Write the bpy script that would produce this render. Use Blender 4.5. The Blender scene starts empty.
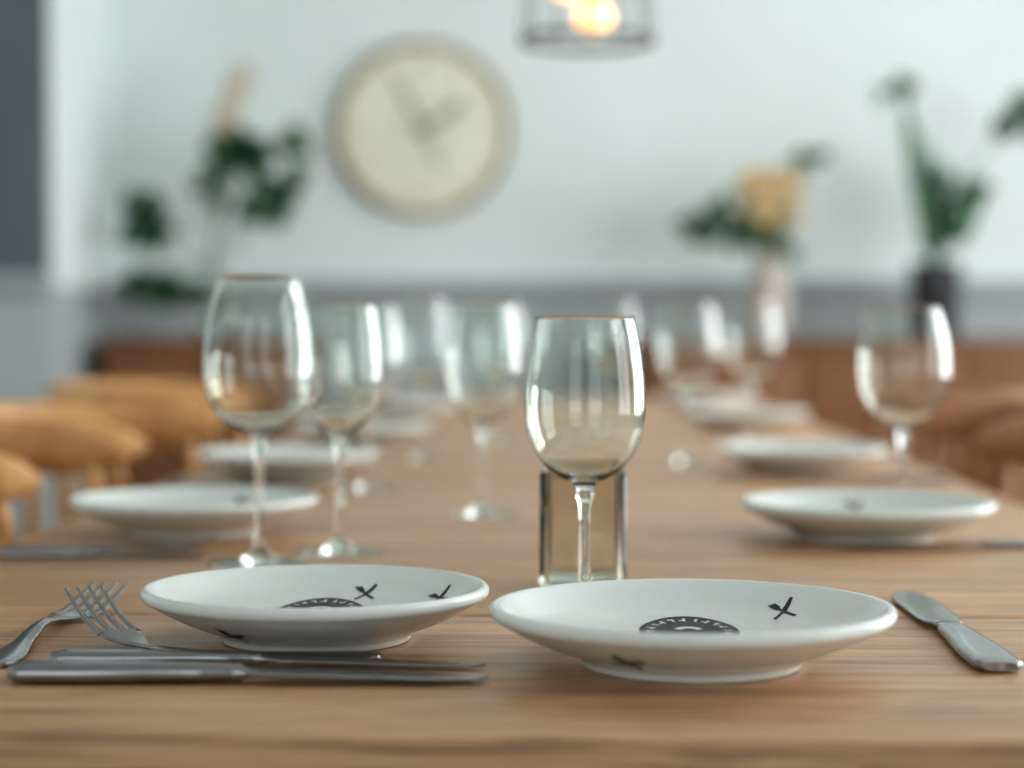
import bpy, bmesh, math, random
from mathutils import Vector, Matrix
random.seed(7)
S = bpy.context.scene
S.view_settings.view_transform = 'Standard'
try: S.view_settings.look = 'Medium High Contrast'
except Exception as ex: print('look', ex)
TZ = 0.75
# ------------------------------------------------------------ materials
def newmat(name):
    m = bpy.data.materials.new(name); m.use_nodes = True
    nt = m.node_tree
    return m, nt, nt.nodes['Principled BSDF']
def pmat(name, col, rough=0.5, metal=0.0, var=0.06, nscale=20, bump=0.0, **kw):
    m, nt, b = newmat(name)
    tc = nt.nodes.new('ShaderNodeTexCoord')
    n = nt.nodes.new('ShaderNodeTexNoise'); n.inputs['Scale'].default_value = nscale; n.inputs['Detail'].default_value = 4
    nt.links.new(tc.outputs['Object'], n.inputs['Vector'])
    r = nt.nodes.new('ShaderNodeValToRGB')
    r.color_ramp.elements[0].position = 0.3; r.color_ramp.elements[1].position = 0.7
    r.color_ramp.elements[0].color = (*[c*(1-var) for c in col], 1)
    r.color_ramp.elements[1].color = (*[min(1, c*(1+var)) for c in col], 1)
    nt.links.new(n.outputs['Fac'], r.inputs['Fac']); nt.links.new(r.outputs['Color'], b.inputs['Base Color'])
    b.inputs['Roughness'].default_value = rough; b.inputs['Metallic'].default_value = metal
    if bump:
        bp = nt.nodes.new('ShaderNodeBump'); bp.inputs['Strength'].default_value = bump; bp.inputs['Distance'].default_value = 0.002
        nt.links.new(n.outputs['Fac'], bp.inputs['Height']); nt.links.new(bp.outputs['Normal'], b.inputs['Normal'])
    for k, v in kw.items(): b.inputs[k].default_value = v
    return m
def wood(name, c1, c2, c3, scale=(1.6, 30, 30), rough=0.4, boards=0.0, pore=.72):
    m, nt, b = newmat(name); L = nt.links.new
    tc = nt.nodes.new('ShaderNodeTexCoord'); vec = tc.outputs['Object']
    fac = None
    if boards:
        sp = nt.nodes.new('ShaderNodeSeparateXYZ'); L(vec, sp.inputs[0])
        dv = nt.nodes.new('ShaderNodeMath'); dv.operation = 'DIVIDE'; dv.inputs[1].default_value = boards; L(sp.outputs['Y'], dv.inputs[0])
        fl = nt.nodes.new('ShaderNodeMath'); fl.operation = 'FLOOR'; L(dv.outputs[0], fl.inputs[0])
        wn = nt.nodes.new('ShaderNodeTexWhiteNoise'); wn.noise_dimensions = '1D'; L(fl.outputs[0], wn.inputs['W'])
        fr = nt.nodes.new('ShaderNodeMath'); fr.operation = 'FRACT'; L(dv.outputs[0], fr.inputs[0])
        fac = wn.outputs['Value']
        cb = nt.nodes.new('ShaderNodeCombineXYZ'); mu = nt.nodes.new('ShaderNodeMath'); mu.operation = 'MULTIPLY'; mu.inputs[1].default_value = 7.3
        L(fac, mu.inputs[0]); L(mu.outputs[0], cb.inputs[0]); L(mu.outputs[0], cb.inputs[2])
        ad = nt.nodes.new('ShaderNodeVectorMath'); ad.operation = 'ADD'; L(vec, ad.inputs[0]); L(cb.outputs[0], ad.inputs[1]); vec = ad.outputs[0]
    mp = nt.nodes.new('ShaderNodeMapping'); mp.inputs['Scale'].default_value = scale
    L(vec, mp.inputs['Vector'])
    n = nt.nodes.new('ShaderNodeTexNoise'); n.inputs['Scale'].default_value = 1.0; n.inputs['Detail'].default_value = 8; n.inputs['Roughness'].default_value = 0.65; n.inputs['Distortion'].default_value = 0.9
    L(mp.outputs[0], n.inputs['Vector'])
    r = nt.nodes.new('ShaderNodeValToRGB'); e = r.color_ramp.elements
    e[0].position = 0.3; e[0].color = (*c1, 1); e[1].position = 0.72; e[1].color = (*c3, 1)
    x = e.new(0.5); x.color = (*c2, 1)
    L(n.outputs['Fac'], r.inputs['Fac'])
    mp2 = nt.nodes.new('ShaderNodeMapping'); mp2.inputs['Scale'].default_value = tuple(s*6 for s in scale)
    L(vec, mp2.inputs['Vector'])
    n2 = nt.nodes.new('ShaderNodeTexNoise'); n2.inputs['Scale'].default_value = 1.0; n2.inputs['Detail'].default_value = 3
    L(mp2.outputs[0], n2.inputs['Vector'])
    r2 = nt.nodes.new('ShaderNodeValToRGB'); r2.color_ramp.elements[0].position = 0.36; r2.color_ramp.elements[0].color = (pore, pore*.94, pore*.88, 1)
    r2.color_ramp.elements[1].position = 0.5; r2.color_ramp.elements[1].color = (1, 1, 1, 1)
    L(n2.outputs['Fac'], r2.inputs['Fac'])
    mx = nt.nodes.new('ShaderNodeMix'); mx.data_type = 'RGBA'; mx.blend_type = 'MULTIPLY'; mx.inputs[0].default_value = 0.9
    L(r.outputs['Color'], mx.inputs[6]); L(r2.outputs['Color'], mx.inputs[7]); out = mx.outputs[2]
    if boards:
        mr = nt.nodes.new('ShaderNodeMapRange'); mr.inputs[3].default_value = .88; mr.inputs[4].default_value = 1.08; L(fac, mr.inputs[0])
        lt = nt.nodes.new('ShaderNodeMath'); lt.operation = 'LESS_THAN'; lt.inputs[1].default_value = .014; L(fr.outputs[0], lt.inputs[0])
        m1 = nt.nodes.new('ShaderNodeMath'); m1.operation = 'MULTIPLY_ADD'; m1.inputs[1].default_value = -.35; m1.inputs[2].default_value = 1; L(lt.outputs[0], m1.inputs[0])
        m2 = nt.nodes.new('ShaderNodeMath'); m2.operation = 'MULTIPLY'; L(mr.outputs[0], m2.inputs[0]); L(m1.outputs[0], m2.inputs[1])
        vm = nt.nodes.new('ShaderNodeVectorMath'); vm.operation = 'SCALE'; L(out, vm.inputs[0]); L(m2.outputs[0], vm.inputs['Scale']); out = vm.outputs[0]
    L(out, b.inputs['Base Color'])
    bp = nt.nodes.new('ShaderNodeBump'); bp.inputs['Strength'].default_value = 0.12; bp.inputs['Distance'].default_value = 0.001
    L(n2.outputs['Fac'], bp.inputs['Height']); L(bp.outputs['Normal'], b.inputs['Normal'])
    b.inputs['Roughness'].default_value = rough
    return m
def glassmat(name, col=(1, 1, 1), ior=1.45, rough=0.0):
    m = bpy.data.materials.new(name); m.use_nodes = True; nt = m.node_tree
    nt.nodes.remove(nt.nodes['Principled BSDF'])
    g = nt.nodes.new('ShaderNodeBsdfGlass'); g.inputs['Color'].default_value = (*col, 1); g.inputs['IOR'].default_value = ior; g.inputs['Roughness'].default_value = rough
    nt.links.new(g.outputs[0], nt.nodes['Material Output'].inputs['Surface'])
    return m
M = {}
M['table'] = wood('oak_table', (.38, .205, .105), (.60, .36, .195), (.73, .465, .27), rough=0.36, boards=.137, scale=(2.2, 34, 34), pore=.56)
M['chair'] = wood('oak_chair', (.56, .28, .09), (.70, .38, .14), (.80, .48, .20), scale=(8, 8, 3), rough=0.4)
M['chair_r'] = wood('walnut_chair', (.26, .12, .055), (.36, .17, .08), (.42, .21, .10), scale=(8, 8, 3), rough=0.4)
M['side'] = wood('sideboard_wood', (.17, .070, .028), (.24, .105, .042), (.30, .14, .06), rough=0.45)
M['glass'] = glassmat('wine_glass_crystal', (.985, 1, .99), 1.42)
M['tglass'] = glassmat('thick_glass', (.97, .985, .965), 1.5)
M['plate'] = pmat('glazed_ceramic', (.77, .81, .775), 0.2, var=0.015, nscale=300)
M['ink'] = pmat('printed_ink', (.015, .015, .018), 0.5, nscale=60, var=0.3)
M['ink2'] = pmat('printed_grey', (.13, .14, .14), 0.5, nscale=60, var=0.3)
M['steel'] = pmat('brushed_steel', (.31, .32, .325), 0.2, 1.0, nscale=80)
M['wall'] = pmat('painted_wall', (.79, .855, .84), 0.9, nscale=3, var=0.015)
M['wains'] = pmat('painted_wainscot', (.43, .475, .48), 0.8, nscale=3, var=0.03)
M['rail'] = pmat('painted_rail', (.36, .40, .41), 0.7, nscale=3, var=0.03)
M['col'] = pmat('dark_column_paint', (.135, .16, .17), 0.8, nscale=3)
M['floor'] = wood('floor_boards', (.06, .04, .03), (.09, .06, .045), (.12, .085, .06), scale=(12, 1, 12), rough=0.5)
M['ceil'] = pmat('ceiling_paint', (.82, .85, .84), 0.9)
M['white'] = pmat('white_frame', (.78, .80, .80), 0.5)
M['black'] = pmat('black_metal', (.03, .032, .034), 0.45, nscale=40)
M['leaf'] = pmat('leaf_green', (.026, .085, .032), 0.55, var=0.35, nscale=12)
M['leaf2'] = pmat('leaf_olive', (.042, .092, .030), 0.55, var=0.35, nscale=12)
M['yellow'] = pmat('petal_yellow', (.84, .66, .36), 0.7, var=0.2, nscale=30)
M['pampas'] = pmat('pampas_plume', (.58, .49, .38), 0.9, var=0.2, nscale=60, bump=0.6)
M['vase'] = pmat('stoneware_vase', (.48, .42, .37), 0.6, nscale=10)
M['pot'] = pmat('dark_pot', (.05, .05, .055), 0.6, nscale=10)
M['soil'] = pmat('soil', (.03, .02, .015), 0.95, nscale=90, var=.4, bump=1)
M['brass'] = pmat('aged_brass', (.33, .24, .13), 0.5, 0.1, nscale=15)
M['face'] = pmat('clock_face', (.86, .84, .69), 0.7, nscale=6, var=0.04)
M['face2'] = pmat('clock_dial_inner', (.79, .78, .63), 0.7, nscale=6, var=0.04)
M['hand'] = pmat('clock_hands', (.24, .25, .20), 0.6)
m, nt, b = newmat('bulb_glow'); b.inputs['Base Color'].default_value = (1, .75, .45, 1)
b.inputs['Emission Color'].default_value = (1, .52, .20, 1); b.inputs['Emission Strength'].default_value = 2.3; M['bulb'] = m

# ------------------------------------------------------------ builder
class MB:
    def __init__(s, mats): s.bm = bmesh.new(); s.mats = mats
    def mi(s, k): return s.mats.index(k)
    def face(s, vs, mi, smooth=True):
        try:
            f = s.bm.faces.new(vs); f.material_index = mi; f.smooth = smooth
        except ValueError: pass
    def lathe(s, prof, mat, seg=64, M4=None):
        mi = s.mi(mat); rings = []
        for r, z in prof:
            if r < 1e-6:
                rings.append([s.bm.verts.new(s.t(M4, (0, 0, z)))])
            else:
                rings.append([s.bm.verts.new(s.t(M4, (r*math.cos(2*math.pi*i/seg), r*math.sin(2*math.pi*i/seg), z))) for i in range(seg)])
        for a, b in zip(rings, rings[1:]):
            for i in range(seg):
                j = (i+1) % seg
                if len(a) == 1 and len(b) == 1: continue
                if len(a) == 1: s.face([a[0], b[j], b[i]], mi)
                elif len(b) == 1: s.face([a[i], a[j], b[0]], mi)
                else: s.face([a[i], a[j], b[j], b[i]], mi)
    def t(s, M4, p): return (M4 @ Vector(p)) if M4 is not None else Vector(p)
    def loft(s, pts, ws, ts, mat, side=None, n=12, power=1.0, M4=None, closed=False):
        mi = s.mi(mat); rings = []; N = len(pts); P = [Vector(p) for p in pts]
        for i, p in enumerate(P):
            if closed: tan = P[(i+1) % N]-P[i-1]
            else: tan = P[min(i+1, N-1)]-P[max(i-1, 0)]
            tan.normalize()
            sd = Vector(side) if side is not None else Vector((0, 0, 1)).cross(tan)
            if sd.length < 1e-4: sd = Vector((1, 0, 0))
            sd = (sd - tan*sd.dot(tan)).normalized(); up = tan.cross(sd)
            w = ws[i] if hasattr(ws, '__len__') else ws; t_ = ts[i] if hasattr(ts, '__len__') else ts
            ring = []
            for k in range(n):
                a = 2*math.pi*k/n; c, q = math.cos(a), math.sin(a)
                c = math.copysign(abs(c)**power, c); q = math.copysign(abs(q)**power, q)
                ring.append(s.bm.verts.new(s.t(M4, p+sd*w*c+up*t_*q)))
            rings.append(ring)
        pr = list(zip(rings, rings[1:]))
        if closed: pr.append((rings[-1], rings[0]))
        for a, b in pr:
            for i in range(n):
                j = (i+1) % n; s.face([a[i], a[j], b[j], b[i]], mi)
        if not closed:
            s.face(list(reversed(rings[0])), mi); s.face(rings[-1], mi)
    def box(s, c, d, mat, bev=0.0, M4=None):
        mi = s.mi(mat); t = bmesh.new(); bmesh.ops.create_cube(t, size=1.0)
        for v in t.verts: v.co = Vector((v.co.x*d[0], v.co.y*d[1], v.co.z*d[2]))
        if bev: bmesh.ops.bevel(t, geom=t.edges[:], offset=bev, segments=3, affect='EDGES', profile=0.5)
        mp = {}
        for v in t.verts: mp[v] = s.bm.verts.new(s.t(M4, v.co+Vector(c)))
        for f in t.faces: s.face([mp[v] for v in f.verts], mi, False)
        t.free()
    def sphere(s, c, r, mat, sc=(1, 1, 1), seg=20, M4=None):
        n = seg//2
        prof = [(r*math.sin(math.pi*i/n)*1.0 if 0 < i < n else 0, -r*math.cos(math.pi*i/n)) for i in range(n+1)]
        m4 = Matrix.Translation(Vector(c)) @ Matrix.Diagonal((*sc, 1))
        if M4 is not None: m4 = M4 @ m4
        s.lathe(prof, mat, seg, m4)
    def leaf(s, base, tip, w, mat, droop=0.02, nrm=None):
        A, B = Vector(base), Vector(tip); n = 8; pts = []; ws = []
        for i in range(n+1):
            t = i/n; p = A.lerp(B, t); p.z += droop*math.sin(math.pi*t); pts.append(p)
            ws.append(w*max(0.04, math.sin(math.pi*min(1, t*0.97+0.02))**0.75))
        sd = nrm if nrm else (random.uniform(.3, 1), random.uniform(-.4, .4), random.uniform(-.5, .5))
        s.loft(pts, ws, 0.0012, mat, side=sd, n=6)
    def tube(s, pts, r, mat, n=8, M4=None): s.loft(pts, r, r, mat, n=n, M4=M4)
    def done(s, name, loc=(0, 0, 0), rot=(0, 0, 0), recalc=True, autosmooth=True):
        if recalc: bmesh.ops.recalc_face_normals(s.bm, faces=s.bm.faces[:])
        me = bpy.data.meshes.new(name); s.bm.to_mesh(me); s.bm.free()
        for k in s.mats: me.materials.append(M[k])
        o = bpy.data.objects.new(name, me); o.location = loc; o.rotation_euler = rot
        S.collection.objects.link(o)
        if autosmooth: me.set_sharp_from_angle(angle=math.radians(50))
        return o
def dup(o, name, loc, rot=(0, 0, 0), sc=(1, 1, 1)):
    q = bpy.data.objects.new(name, o.data); q.location = loc; q.rotation_euler = rot; q.scale = sc
    S.collection.objects.link(q); return q
def catmull(P, k=5):
    out = []
    for i in range(len(P)-1):
        p0 = P[max(i-1, 0)]; p1 = P[i]; p2 = P[i+1]; p3 = P[min(i+2, len(P)-1)]
        for j in range(k):
            t = j/k
            out.append(tuple(0.5*((2*p1[d])+(-p0[d]+p2[d])*t+(2*p0[d]-5*p1[d]+4*p2[d]-p3[d])*t*t+(-p0[d]+3*p1[d]-3*p2[d]+p3[d])*t**3) for d in range(len(p1))))
    out.append(tuple(P[-1])); return out

# ------------------------------------------------------------ room
RX, BY, FY, H = 3.0, 7.5, -2.6, 2.9
def simple(name, boxes, mats):
    b = MB(mats)
    for c, d, k, bv in boxes: b.box(c, d, k, bv)
    return b.done(name)
simple('floor', [((0, (BY+FY)/2, -0.05), (2*RX+.4, BY-FY+.4, 0.1), 'floor', 0)], ['floor'])
simple('ceiling', [((0, (BY+FY)/2, H+.05), (2*RX+.4, BY-FY+.4, 0.1), 'ceil', 0)], ['ceil'])
simple('wall_back', [((0, BY+.05, H/2), (2*RX+.4, 0.1, H), 'wall', 0)], ['wall'])
simple('trim_1', [((0, BY-.01, .53), (2*RX, 0.02, 1.06), 'wains', 0), ((0, BY-.025, 1.085), (2*RX, 0.05, 0.07), 'rail', .006),
                  ((0, BY-.02, .06), (2*RX, .04, .12), 'wains', .005)] +
       [((-2.6+i*.65, BY-.022, .58), (.04, .02, .9), 'wains', .003) for i in range(9)], ['wains', 'rail'])
simple('wall_left', [((-RX-.05, (BY+FY)/2, H/2), (0.1, BY-FY, H), 'wall', 0)], ['wall'])
simple('baseboard_left', [((-RX+.01, (BY+FY)/2, .06), (0.02, BY-FY, .12), 'white', .004)], ['white'])
simple('column', [((-2.355, 7.06, H/2+.54), (1.29, .88, H-1.08), 'wall', 0), ((-2.355, 7.06, .54), (1.29, .88, 1.08), 'wains', 0), ((-2.355, 6.60, H/2+.54), (1.29, .03, H-1.08), 'col', .004),
                  ((-2.355, 6.60, .53), (1.29, .03, 1.05), 'wains', .004), ((-2.355, 6.585, 1.085), (1.31, .05, .07), 'rail', .006), ((-2.355, 6.585, .08), (1.30, .05, .16), 'wains', .006)], ['wall', 'col', 'wains', 'rail'])
def window_wall(name, length, ops, z0, z1, M4):
    b = MB(['wall'])
    x = -length/2
    for (a, c) in ops:
        b.box(((x+a)/2, 0, H/2), (a-x, .1, H), 'wall', 0, M4)
        b.box(((a+c)/2, 0, z0/2), (c-a, .1, z0), 'wall', 0, M4)
        b.box(((a+c)/2, 0, (z1+H)/2), (c-a, .1, H-z1), 'wall', 0, M4)
        x = c
    b.box(((x+length/2)/2, 0, H/2), (length/2-x, .1, H), 'wall', 0, M4)
    b.done(name)
wn = [0]
def window(a, c, z0, z1, M4):
    wn[0] += 1; b = MB(['white'])
    w = .05
    for xx in (a+w/2, c-w/2, (a+c)/2): b.box((xx, 0, (z0+z1)/2), (w, .07, z1-z0), 'white', .004, M4)
    for zz in (z0+w/2, z1-w/2, z0+(z1-z0)*.68): b.box(((a+c)/2, 0, zz), (c-a, .07, w), 'white', .004, M4)
    b.box(((a+c)/2, -.08, z0-.015), (c-a+.1, .12, .03), 'white', .004, M4)
    b.done('window_%d' % wn[0])
def warea(name, loc, rot, sx, sy, e, col):
    l = bpy.data.lights.new(name, 'AREA'); l.shape = 'RECTANGLE'; l.size = sx; l.size_y = sy; l.energy = e; l.color = col
    o = bpy.data.objects.new(name, l); o.location = loc; o.rotation_euler = rot; S.collection.objects.link(o)
Lr = BY-FY; cy = (BY+FY)/2
MR = Matrix.Translation((RX+.05, cy, 0)) @ Matrix.Rotation(math.radians(-90), 4, 'Z')
opsw = [(4.6, 6.3, 80), (2.4, 4.1, 108), (0.0, 1.7, 34)]
ops = sorted([(cy-b_, cy-a_) for a_, b_, e in opsw])
window_wall('wall_right', Lr, ops, .55, 2.6, MR)
for a, c in ops: window(a, c, .55, 2.6, MR)
for a_, b_, e in opsw:
    warea('window_daylight', (RX+.3, (a_+b_)/2, 1.58), (0, math.radians(90), 0), 2.05, b_-a_, e, (.96, .985, 1))
MF = Matrix.Translation((0, FY-.05, 0)) @ Matrix.Rotation(math.radians(180), 4, 'Z')
opf = [(-2.5, -.5), (.5, 2.5)]  # unseen window openings behind the camera, added to let in fill light
window_wall('wall_front', 2*RX+.2, opf, .55, 2.6, MF)
for a, c in opf:
    window(a, c, .55, 2.6, MF)
    warea('window_daylight', (-(a+c)/2, FY-.3, 1.58), (math.radians(90), 0, 0), c-a, 2.05, 9, (.96, .985, 1))  # weak fill lamp added outside each front opening
w = bpy.data.worlds.new('World'); S.world = w; w.use_nodes = True
w.node_tree.nodes['Background'].inputs[0].default_value = (.88, .95, 1, 1)
w.node_tree.nodes['Background'].inputs[1].default_value = 1.1

# ------------------------------------------------------------ table
b = MB(['table'])
y0 = .964
segs = [(y0, 1.368), (1.374, 2.55), (2.555, 3.75), (3.755, 5.6)]
for a, c in segs: b.box((0, (a+c)/2, -.02), (1.02, c-a, .04), 'table', .003)
b.box((0, (y0+5.6)/2, -.075), (.84, 5.6-y0-.3, .07), 'table', .003)
for yy in (1.2, 3.3, 5.35):
    for xx in (-.38, .38):
        b.loft([(xx, yy, -.06), (xx*1.0, yy, -.75)], [.035, .024], [.035, .024], 'table', side=(1, 0, 0), n=16, power=.5)
b.done('dining_table', (0, 0, TZ))

# ------------------------------------------------------------ plates
outer = catmull([(0.0, .010), (.045, .010), (.056, .008), (.059, .0005), (.064, .0003), (.0660, .0045), (.073, .0080), (.088, .0135), (.103, .0205), (.1130, .0260), (.1165, .0278)], 4)
lip = catmull([(.1165, .0278), (.1186, .0300), (.1188, .0335), (.1170, .0357), (.1140, .0358), (.1110, .0340)], 4)
inner = catmull([(.1110, .0340), (.104, .0288), (.094, .0226), (.080, .0184), (.064, .0165), (.045, .0160), (0.0, .0160)], 5)
prof = outer + lip[1:] + inner[1:]
def interp(tbl, r):
    T = sorted((p for p in tbl), key=lambda p: p[0])
    for p, q in zip(T, T[1:]):
        if p[0] <= r <= q[0]:
            return p[1]+(q[1]-p[1])*(r-p[0])/max(1e-9, q[0]-p[0])
    return T[-1][1]
outside = [p for p in outer if p[0] > .067]
def dec_inner(r): return interp(inner, r)+.0004
def dec_outer(r): return interp(outside, r)-.0006
def strip(b, cx, cy_, segs_, fz, mat='ink'):
    for (u0, v0, u1, v1, w0, w1) in segs_:
        L = math.hypot(u1-u0, v1-v0); nx, ny = -(v1-v0)/L, (u1-u0)/L; N = 8; prev = None
        for i in range(N+1):
            t = i/N; u = u0+(u1-u0)*t; v = v0+(v1-v0)*t; wd = w0+(w1-w0)*t; cur = []
            for sg in (1, -1):
                x = cx+u+nx*wd*sg; y = cy_+v+ny*wd*sg*1.5; r = math.hypot(x, y)
                cur.append(b.bm.verts.new((x, y, fz(r))))
            if prev: b.face([prev[0], prev[1], cur[1], cur[0]], b.mi(mat))
            prev = cur
def cross_mark(k=1.0, fy=1.0):
    g = [(-.0078, -.0135, .001, .001, .0013, .0010), (.001, .001, .0078, .0135, .0022, .0013)]
    g += [(.0078, -.0135, -.0030, .0055, .0014, .0010), (-.0030, .0040, -.0040, .0080, .0014, .0024)]
    for d in (-.0020, 0, .0020): g.append((-.0038+d, .0070, -.0074+d, .0140, .0008, .0007))
    return [(a*k, c*k*fy, e*k, f*k*fy, p*k, q*k) for a, c, e, f, p, q in g]
def logo(b, oy=.022, R=.030, st=1.7):
    def pt(r, a):
        x, y = r*math.cos(a), oy+st*r*math.sin(a); return b.bm.verts.new((x, y, dec_inner(math.hypot(x, y))))
    def ring(r0, r1, a0, a1, n, off=0.0, mat='ink', m=1):
        for q in range(m):
            s0 = r0+(r1-r0)*q/m; s1 = r0+(r1-r0)*(q+1)/m; p = None
            for i in range(n+1):
                a = a0+(a1-a0)*i/n; c = [pt(s0, a), pt(s1, a)]
                for v in c: v.co.z += off
                if p: b.face([p[0], p[1], c[1], c[0]], b.mi(mat))
                p = c
    T = 2*math.pi
    ring(R*.0005, R, 0, T, 72, m=8)
    for i in range(20):
        a = T*i/20
        ring(R*.68, R*.86, a, a+T/20*.24, 3, .0003, 'plate', 2)
        if i % 2: ring(R*.72, R*.78, a+.05, a+T/20*.6, 3, .0003, 'plate')
        elif i % 4: ring(R*.80, R*.86, a+.05, a+T/20*.5, 3, .0003, 'plate')
    ring(R*.15, R*.3, .3, 2.8, 10, .0003, 'plate')
def make_plate(marks_in, marks_out, with_logo=True):
    b = MB(['plate', 'ink', 'ink2']); b.lathe(prof, 'plate', 128)
    bmesh.ops.recalc_face_normals(b.bm, faces=b.bm.faces[:])
    if with_logo: logo(b)
    for x, y, k in marks_in: strip(b, x, y, cross_mark(k), dec_inner)
    for x, y, k, mt in marks_out: strip(b, x, y, cross_mark(k, -.75), dec_outer, mt)
    return b.done('dinner_plate', recalc=False)
PZ = TZ+.0004
p1 = make_plate([(.061, .068, .82)], [(-.040, -.079, 1.05, 'ink2')]); p1.location = (.0745, 1.174, PZ)
p2 = make_plate([(.026, .080, .88), (.082, .042, .88)], [(-.045, -.073, 1.05, 'ink')]); p2.location = (-.158, 1.262, PZ); p2.scale = (.925, .925, .97)
p3 = make_plate([(0, .086, 1.0)], [(-.07, -.05, 1.0, 'ink2')])
p3.location = (.284, 1.88, PZ)
for x, y in [(-.356, 1.91), (-.361, 2.6), (-.34, 3.35), (-.33, 4.3), (.322, 2.72), (.35, 3.85), (.34, 4.8)]:
    dup(p3, 'dinner_plate', (x, y, PZ), (0, 0, random.uniform(-1, 1)))

# ------------------------------------------------------------ wine glasses
def make_glass(Hh, Rb, zb, z0, Rr, Rf):
    b = MB(['glass']); th = .0008
    stem = catmull([(Rf, .0004), (Rf, .0016), (Rf*.62, .0032), (.013, .0065), (.0062, .013), (.0042, .028), (.0037, z0*.5), (.0040, z0-.022), (.0062, z0-.013), (.0058, z0-.008), (.0100, z0-.002)], 5)
    # bowl: smooth egg curve, ellipse below the widest point and a long ellipse arc above it
    bowl = []
    n1, n2 = 26, 26
    hb = zb-(z0-.0035)
    a0 = math.asin(min(1, .0135/Rb))
    for i in range(n1):
        a = a0+(math.pi/2-a0)*i/n1
        bowl.append((Rb*math.sin(a)**.92, zb-hb*math.cos(a)))
    ph = math.acos(Rr/Rb)
    for i in range(n2+1):
        a = ph*i/n2
        bowl.append((Rb*math.cos(a), zb+(Hh-zb)*math.sin(a)/math.sin(ph)))
    inner_ = []
    for i in range(len(bowl)):
        p = bowl[max(0, i-1)]; q = bowl[min(len(bowl)-1, i+1)]
        tx, tz = q[0]-p[0], q[1]-p[1]; L = math.hypot(tx, tz)
        tk = th*(1+1.6*max(0, 1-i/10)) if i < 10 else th
        x, z = bowl[i][0]-tz/L*tk, bowl[i][1]+tx/L*tk
        if x > .004 and i > 0: inner_.append((x, z))
    zi = inner_[0][1]-.0012
    prof = [(0, .0004)]+stem+bowl+[(bowl[-1][0]-th*.5, Hh+.0004)]+list(reversed(inner_))+[(inner_[0][0]*.5, zi+.0003), (0, zi)]
    b.lathe(prof, 'glass', 96)
    return b.done('wine_glass', autosmooth=False)
def G(x, d, *a):
    o = make_glass(*a); o.location = (x, d, TZ); return o
G(.014, 1.405, .2056, .0425, .141, .0925, .0345, .036)
G(-.256, 1.667, .2417, .0465, .160, .112, .0335, .041)
G(-.1975, 1.75, .218, .038, .155, .108, .032, .037)
G(-.238, 2.42, .225, .042, .160, .105, .034, .038)
G(-.086, 2.1, .222, .041, .155, .100, .034, .036)
G(-.2145, 3.0, .24, .042, .165, .110, .034, .037)
G(-.11, 3.4, .24, .045, .165, .110, .034, .037)
G(.095, 3.8, .25, .045, .175, .115, .034, .037)
G(.178, 2.9, .232, .046, .165, .110, .036, .037)
G(.318, 3.4, .238, .046, .165, .110, .036, .037)
G(.348, 2.065, .2185, .047, .155, .098, .035, .036)

# ------------------------------------------------------------ square glass holder
b = MB(['tglass'])
def sqring(h, z, n=10):
    pts = []; r = .006
    for cx, cy_, a0 in ((1, 1, 0), (-1, 1, 90), (-1, -1, 180), (1, -1, 270)):
        rr = min(r, h*.5)
        for i in range(n+1):
            a = math.radians(a0+90*i/n); pts.append(b.bm.verts.new((cx*(h-rr)+rr*math.cos(a), cy_*(h-rr)+rr*math.sin(a), z)))
    return pts
rings = [sqring(.030, .0005), sqring(.0325, .002), sqring(.0325, .089), sqring(.0315, .0905), sqring(.0295, .0905), sqring(.0285, .089), sqring(.0285, .009), sqring(.026, .0075)]
for a, c in zip(rings, rings[1:]):
    for i in range(len(a)): b.face([a[i], a[(i+1) % len(a)], c[(i+1) % len(a)], c[i]], 0)
b.face(list(reversed(rings[0])), 0); b.face(rings[-1], 0)
b.done('square_glass_vase', (.0136, 1.517, TZ))  # candle-type holder, left empty

# ------------------------------------------------------------ flatware
def path(pts):
    P = [Vector(p) for p in catmull([tuple(p) for p in pts], 10)]
    Ls = [0]
    for a, c in zip(P, P[1:]): Ls.append(Ls[-1]+(c-a).length)
    def at(s):
        L = s*Ls[-1]
        for i in range(len(P)-1):
            if L <= Ls[i+1]+1e-9:
                t = (L-Ls[i])/max(1e-9, Ls[i+1]-Ls[i]); return P[i].lerp(P[i+1], t)
        return P[-1]
    return at
def keyf(keys):
    def f(s):
        for (a, va), (c, vc) in zip(keys, keys[1:]):
            if a <= s <= c:
                t = (s-a)/(c-a); t = t*t*(3-2*t); return va+(vc-va)*t
        return keys[-1][1]
    return f
def knife(pts, wk=1.0, tk=1.0, name='table_knife'):
    b = MB(['steel']); at = path(pts); N = 80
    W = keyf([(0, .0075), (.015, .0105), (.12, .0108), (.40, .0078), (.46, .0064), (.49, .0060), (.53, .0095), (.60, .0108), (.85, .0112), (.95, .0085), (.985, .005), (1, .0008)])
    Tk = keyf([(0, .0026), (.03, .0036), (.25, .0036), (.45, .0032), (.49, .0022), (.53, .0013), (.6, .0011), (1, .0006)])
    ss = [i/N for i in range(N+1)]
    b.loft([at(s) for s in ss], [W(s)*wk for s in ss], [Tk(s)*(tk if s < .5 else 1+(tk-1)*.3) for s in ss], 'steel', n=16, power=.6)
    c0, c1 = at(.47), at(.487); b.loft([c0, c1], W(.478)*wk+.0008, Tk(.47)*tk+.0006, 'steel', n=16, power=.6)
    return b.done(name, (0, 0, TZ))
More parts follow.
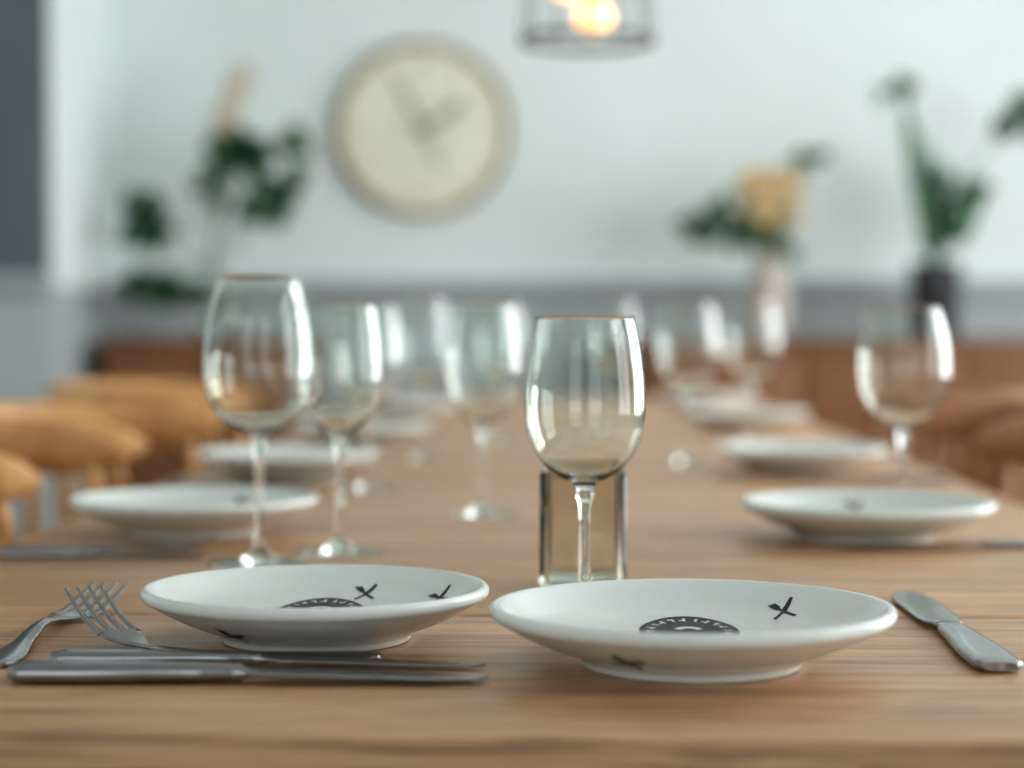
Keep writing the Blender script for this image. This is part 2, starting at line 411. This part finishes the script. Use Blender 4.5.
def fork(pts, name='dinner_fork', wk=1.0):
    b = MB(['steel']); at = path(pts); N = 60
    W = keyf([(0, .005), (.02, .0095), (.10, .0100), (.35, .0052), (.55, .0034), (.61, .0038), (.67, .0095), (.72, .0135), (.75, .0138)])
    ss = [i/N*.75 for i in range(N+1)]
    b.loft([at(s) for s in ss], [W(s)*wk for s in ss], [(.0021 if s < .55 else .0014) for s in ss], 'steel', n=12, power=.7)
    for k in (-1.5, -.5, .5, 1.5):
        P = []
        for i in range(13):
            s = .74+.26*i/12; p = at(s); tan = (at(min(1, s+.005))-at(s-.005)).normalized()
            sd = Vector((0, 0, 1)).cross(tan).normalized()
            P.append(p+sd*k*.0076*wk)
        b.loft(P, [(.0026-.0014*i/12)*wk for i in range(13)], [.0014-.0006*i/12 for i in range(13)], 'steel', n=8)
    return b.done(name, (0, 0, TZ))
knife([(-.310, 1.108, .0060), (-.18, 1.109, .0060), (-.043, 1.112, .0030)], wk=1.2, tk=1.6)
knife([(-.300, 1.158, .0052), (-.18, 1.157, .0052), (-.046, 1.154, .0030)], wk=.8, tk=1.3)
knife([(.250, 1.150, .0040), (.250, 1.30, .0040), (.251, 1.480, .0030)], wk=1.35, tk=1.05)
fork([(-.332, 1.150, .0025), (-.336, 1.22, .0027), (-.338, 1.28, .007), (-.335, 1.33, .004), (-.330, 1.36, .005), (-.322, 1.405, .017)], wk=1.12)
fork([(-.110, 1.1850, .0025), (-.19, 1.1855, .0027), (-.225, 1.188, .004), (-.250, 1.202, .0045), (-.268, 1.221, .006), (-.290, 1.250, .014), (-.312, 1.283, .030)], wk=1.05)
knife([(-.492, 1.700, .0036), (-.40, 1.702, .0036), (-.304, 1.703, .003)])
fork([(-.495, 1.755, .0025), (-.42, 1.757, .0027), (-.36, 1.757, .006), (-.335, 1.757, .004), (-.31, 1.757, .012)])
knife([(.498, 1.795, .0036), (.38, 1.797, .0036), (.245, 1.79, .003)], wk=.85)
knife([(-.49, 2.45, .0036), (-.40, 2.45, .0036), (-.30, 2.45, .003)])
knife([(.49, 2.57, .0036), (.40, 2.57, .0036), (.27, 2.57, .003)])

# ------------------------------------------------------------ chairs (bent-wood horseshoe armchairs)
def make_chair(mat):
    b = MB([mat])
    for sx, sy in ((.19, .19), (.19, -.19), (-.19, .19), (-.19, -.19)):
        b.loft([(sx*1.05, sy*1.12, 0), (sx, sy, .44)], [.013, .019], [.013, .019], mat, side=(1, 0, 0), n=14)
        top = (sx*1.06 if sx < 0 else .10, sy*1.26, .765)
        b.loft([(sx if sx < 0 else .16, sy, .43), top], [.016, .012], [.016, .012], mat, side=(1, 0, 0), n=12)
    n = 48; rr = []
    for (k, z) in ((.0, .452), (.5, .448), (.85, .452), (.97, .458), (1.0, .450), (.98, .432), (.9, .425), (.0, .425)):
        if k == 0: rr.append([b.bm.verts.new((0, 0, z))]); continue
        ring = []
        for i in range(n):
            a = 2*math.pi*i/n; c, s_ = math.cos(a), math.sin(a)
            ring.append(b.bm.verts.new((math.copysign(abs(c)**.7, c)*.235*k, math.copysign(abs(s_)**.7, s_)*.24*k, z)))
        rr.append(ring)
    for A, C in zip(rr, rr[1:]):
        for i in range(n):
            j = (i+1) % n
            if len(A) == 1: b.face([A[0], C[i], C[j]], 0)
            elif len(C) == 1: b.face([A[i], A[j], C[0]], 0)
            else: b.face([A[i], A[j], C[j], C[i]], 0)
    for sy in (-.2, .2): b.tube([(-.2, sy, .2), (.2, sy, .2)], .01, mat)
    b.tube([(0, -.2, .2), (0, .2, .2)], .01, mat)
    P, Wd, Td = [], [], []
    for i in range(49):
        t = i/48; a = math.radians(62 + 236*t)
        P.append((math.cos(a)*.275+.02, math.sin(a)*.255, .785+.012*math.sin(math.pi*t)))
        e = min(1, (min(t, 1-t)*14+.02))**.5; Wd.append(.034*e); Td.append(.022*e)
    b.loft(P, Wd, Td, mat, side=(0, 0, 1), n=20, power=.7)
    for a in (155, 180, 205):
        a = math.radians(a)
        b.loft([(math.cos(a)*.215, math.sin(a)*.21, .44), (math.cos(a)*.275+.02, math.sin(a)*.255, .77)], .008, .012, mat, side=(0, 1, 0), n=8)
    return b.done('dining_chair')
cL = make_chair('chair'); cL.location = (-.70, 2.34, 0); cL.rotation_euler = (0, 0, .03); cL.scale = (.9, 1, 1)
dup(cL, 'dining_chair', (-.685, 2.92, 0), (0, 0, -.04), (.85, .95, 1))
dup(cL, 'dining_chair', (-.70, 3.60, 0), (0, 0, .05), (.85, .9, 1.02))
cR = make_chair('chair_r'); cR.location = (.71, 2.55, 0); cR.rotation_euler = (0, 0, math.pi)
for y, r in [(3.2, .06), (3.95, -.05)]:
    dup(cR, 'dining_chair', (.73, y, 0), (0, 0, math.pi+r), (.9, .95, 1))

# ------------------------------------------------------------ sideboards
def sideboard(name, x0, x1, n):
    b = MB(['side', 'black']); w = x1-x0; c = (x0+x1)/2; D = .42; y = 7.22
    b.box((c, y, .885), (w+.03, D+.03, .03), 'side', .005)
    b.box((c, y, .51), (w, D, .72), 'side', .004)
    for i in range(n):
        xx = x0+w*(i+.5)/n
        b.box((xx, y-D/2-.008, .51), (w/n-.02, .018, .66), 'side', .004)
        b.tube([(xx+w/n*.36, y-D/2-.03, .48), (xx+w/n*.36, y-D/2-.03, .60)], .006, 'black')
    for xx in (x0+.05, x1-.05):
        for yy in (y-D/2+.05, y+D/2-.05): b.loft([(xx, yy, 0), (xx, yy, .16)], [.015, .022], [.015, .022], 'side', side=(1, 0, 0))
    b.done(name)
sideboard('sideboard', -1.63, -.95, 2)
sideboard('sideboard', .28, 2.5, 4)

# ------------------------------------------------------------ clock
b = MB(['brass', 'face', 'face2', 'hand'])
R = .328
b.lathe([(0, 0), (R*.98, 0), (R, .01), (R, .035), (R*.985, .045), (R*.965, .048), (R*.945, .042), (R*.93, .028), (0, .028)], 'brass', 96)
b.lathe([(0, .030), (R*.925, .030)], 'face', 96)
b.lathe([(0, .031), (R*.50, .031)], 'face2', 64)
for i in range(12):
    a = math.radians(90-30*i); m4 = Matrix.Rotation(a, 4, 'Z')
    for k in ((-1, 0, 1) if i % 3 == 0 else (-.5, .5)):
        b.box((R*.74, k*.012, .0325), (R*.15, .004, .002), 'hand', 0, m4)
for i in range(60):
    b.box((R*.87, 0, .0325), (R*.03, .002, .002), 'hand', 0, Matrix.Rotation(math.radians(6*i), 4, 'Z'))
for ang, L, wd in ((33, .20, .024), (118, .24, .014), (-66, .18, .010)):
    b.box((L/2-.02, 0, .038), (L, wd, .003), 'hand', .001, Matrix.Rotation(math.radians(ang), 4, 'Z'))
b.lathe([(0, .034), (.03, .034), (.026, .043), (0, .044)], 'hand', 24)
b.done('wall_clock', (-.53, BY, 1.68), (math.pi/2, 0, 0))

# ------------------------------------------------------------ pendant lamp
b = MB(['black', 'bulb', 'brass'])
def ringp(r, z, n=48): return [(r*math.cos(2*math.pi*i/n), r*math.sin(2*math.pi*i/n), z) for i in range(n)]
b.loft(ringp(.116, 0), .003, .006, 'black', closed=True, n=8)
b.loft(ringp(.102, .15), .002, .002, 'black', closed=True, n=6)
b.loft(ringp(.092, .26), .004, .006, 'black', closed=True, n=8)
for i in range(12):
    a = 2*math.pi*i/12; b.tube([(.116*math.cos(a), .116*math.sin(a), 0), (.092*math.cos(a), .092*math.sin(a), .26)], .0018, 'black', 6)
for a in (0, math.pi/2):
    b.tube([(.092*math.cos(a), .092*math.sin(a), .26), (-.092*math.cos(a), -.092*math.sin(a), .26)], .003, 'black', 6)
for x, y, z in ((.012, -.02, .036), (-.034, .03, .108)):
    b.sphere((x, y, z), .031, 'bulb', seg=24)
    b.lathe([(0, .028), (.014, .028), (.014, .065), (.008, .072), (0, .072)], 'brass', 20, Matrix.Translation((x, y, z)))
    b.tube([(x, y, z+.07), (x*.4, y*.4, .24), (0, 0, .27)], .0025, 'black', 6)
b.tube([(0, 0, .26), (0, 0, H-1.445-.02)], .004, 'black', 8)
b.lathe([(0, H-1.445-.035), (.05, H-1.445-.03), (.055, H-1.445), (0, H-1.445)], 'black', 32)
b.done('pendant_lamp', (.038, 3.5, 1.445))

# ------------------------------------------------------------ plants
def cluster(b, c, R, n, mat, w=.035, L=.11, up=False):
    c = Vector(c)
    for i in range(n):
        d = Vector((random.uniform(-1, 1), random.uniform(-.6, .6), random.uniform(-.05 if up else -.8, .8))).normalized()
        p = c+d*R*random.uniform(.0, .35); b.leaf(p, p+d*L*random.uniform(.7, 1.1), w, mat, .01)
vx, vy, vz = -1.27, 7.15, .903
b = MB(['tglass', 'leaf', 'leaf2', 'pampas'])
b.lathe(catmull([(0, 0), (.045, 0), (.06, .03), (.062, .1), (.04, .19), (.028, .23), (.033, .25)], 4)+list(reversed(catmull([(0, .012), (.038, .012), (.055, .035), (.057, .1), (.036, .19), (.024, .23), (.030, .25)], 4))), 'tglass', 40)
tg = [((-.24, -.05, .415), 18, 'leaf'), ((.10, -.05, .63), 24, 'leaf'), ((.20, 0, .475), 14, 'leaf'), ((.30, -.02, .63), 6, 'leaf2'), ((.04, .0, .56), 8, 'leaf2'), ((-.20, -.08, .145), 18, 'leaf'), ((-.09, -.06, .12), 18, 'leaf'), ((.13, .02, .70), 6, 'leaf')]
for c, n, mt in tg:
    cc = Vector(c); mid = Vector((cc.x*.25, cc.y*.3, max(.27, cc.z*.6)))
    b.tube(catmull([(0, 0, .02), (0, 0, .24), tuple(mid), c], 5), .0035, 'leaf2', 6)
    cluster(b, c, .12, n, mt, .040, .11, up=cc.z < .3)
pp = catmull([(0, 0, .02), (.0, 0, .25), (.02, 0, .55), (.06, -.02, .78), (.15, -.02, .98)], 6)
b.tube(pp[:18], .003, 'pampas', 6)
b.loft(pp[14:], [.006+.042*math.sin(math.pi*i/(len(pp[14:])-1))**.8 for i in range(len(pp[14:]))], [.006+.03*math.sin(math.pi*i/(len(pp[14:])-1))**.8 for i in range(len(pp[14:]))], 'pampas', n=12)
for i in range(60):
    q = Vector(random.choice(pp[15:-2])); d = Vector((random.uniform(-1, 1), random.uniform(-1, 1), random.uniform(.2, 1.5))).normalized()
    b.loft([q, q+d*.05, q+d*.09+Vector((0, 0, -.008))], [.004, .005, .001], .002, 'pampas', n=5)
b.done('leafy_branch_vase', (vx, vy, vz))
b = MB(['vase', 'leaf2', 'leaf', 'yellow'])
b.lathe(catmull([(0, 0), (.05, 0), (.072, .05), (.078, .12), (.06, .22), (.042, .28), (.05, .31)], 4)+list(reversed(catmull([(0, .012), (.045, .012), (.066, .05), (.072, .12), (.054, .22), (.037, .28), (.045, .31)], 4))), 'vase', 40)
for i in range(22):
    a = random.uniform(0, 6.28); q = random.uniform(0, .14)
    c = Vector((q*math.cos(a)+.02, q*math.sin(a)*.6, .46+random.uniform(-.07, .10)))
    b.tube([(0, 0, .05), (0, 0, .30), tuple(c)], .003, 'leaf2', 6)
    b.sphere(c, .02, 'yellow', (1, 1, .8), 12)
    for k in range(14):
        aa = k*2.4; e = .3+.5*(k/14); d = Vector((math.cos(aa)*e, math.sin(aa)*e-.1, 1-e*.6)).normalized()
        b.leaf(c, c+d*.055, .017, 'yellow', .005)
for c, n in (((-.17, -.02, .42), 16), ((-.07, -.04, .37), 16), ((-.24, 0, .38), 11), ((.13, 0, .60), 6), ((.05, .02, .35), 10)):
    b.tube([(0, 0, .05), (0, 0, .29), (c[0]*.5, c[1]*.5, .36), c], .003, 'leaf2', 6)
    cluster(b, c, .07, n, 'leaf2' if n < 12 else 'leaf', .024, .09)
b.done('flower_bouquet_vase', (.717, 7.12, .903))
b = MB(['pot', 'soil', 'leaf'])
b.lathe([(0, 0), (.07, 0), (.075, .004), (.092, .25), (.096, .262), (.09, .268), (.083, .26), (.08, .235), (0, .235)], 'pot', 48)
b.lathe([(0, .238), (.082, .236)], 'soil', 32)
for (tx, ty, tz, wd) in ((-.13, -.05, .86, .045), (.02, 0, .64, .045), (.10, -.05, .56, .045), (-.02, .05, .70, .03), (.16, 0, .50, .04), (.07, .06, .48, .05), (-.06, -.06, .46, .04), (.12, .02, .62, .03)):
    pts = catmull([(0, 0, .23), (tx*.15, ty*.15, .36), (tx*.55, ty*.5, tz*.72), (tx, ty, tz)], 5); n = len(pts)
    b.loft(pts, [max(.003, wd*math.sin(math.pi*min(1, (i/(n-1))*.98+.01))**1.2) for i in range(n)], .0015, 'leaf', side=(1, .3, 0), n=6)
cluster(b, (-.15, -.04, .86), .06, 6, 'leaf', .035, .08)
b.tube(catmull([(0, 0, .23), (.06, 0, .5), (.20, 0, .68), (.30, -.02, .74)], 5), .004, 'leaf', 6)
cluster(b, (.32, -.02, .76), .1, 12, 'leaf', .045, .12)
cluster(b, (.07, -.02, .52), .1, 12, 'leaf', .03, .13)
b.done('potted_plant', (1.31, 7.12, .903))

# ------------------------------------------------------------ camera
cam = bpy.data.cameras.new('camera'); co = bpy.data.objects.new('camera', cam); S.collection.objects.link(co); S.camera = co
co.location = (0, 0, .95); co.rotation_euler = (math.radians(90-1.69), 0, math.radians(1.52))
cam.lens = 70.3; cam.sensor_width = 36; cam.clip_start = .02
cam.dof.use_dof = True; cam.dof.focus_distance = 1.26; cam.dof.aperture_fstop = 2.9
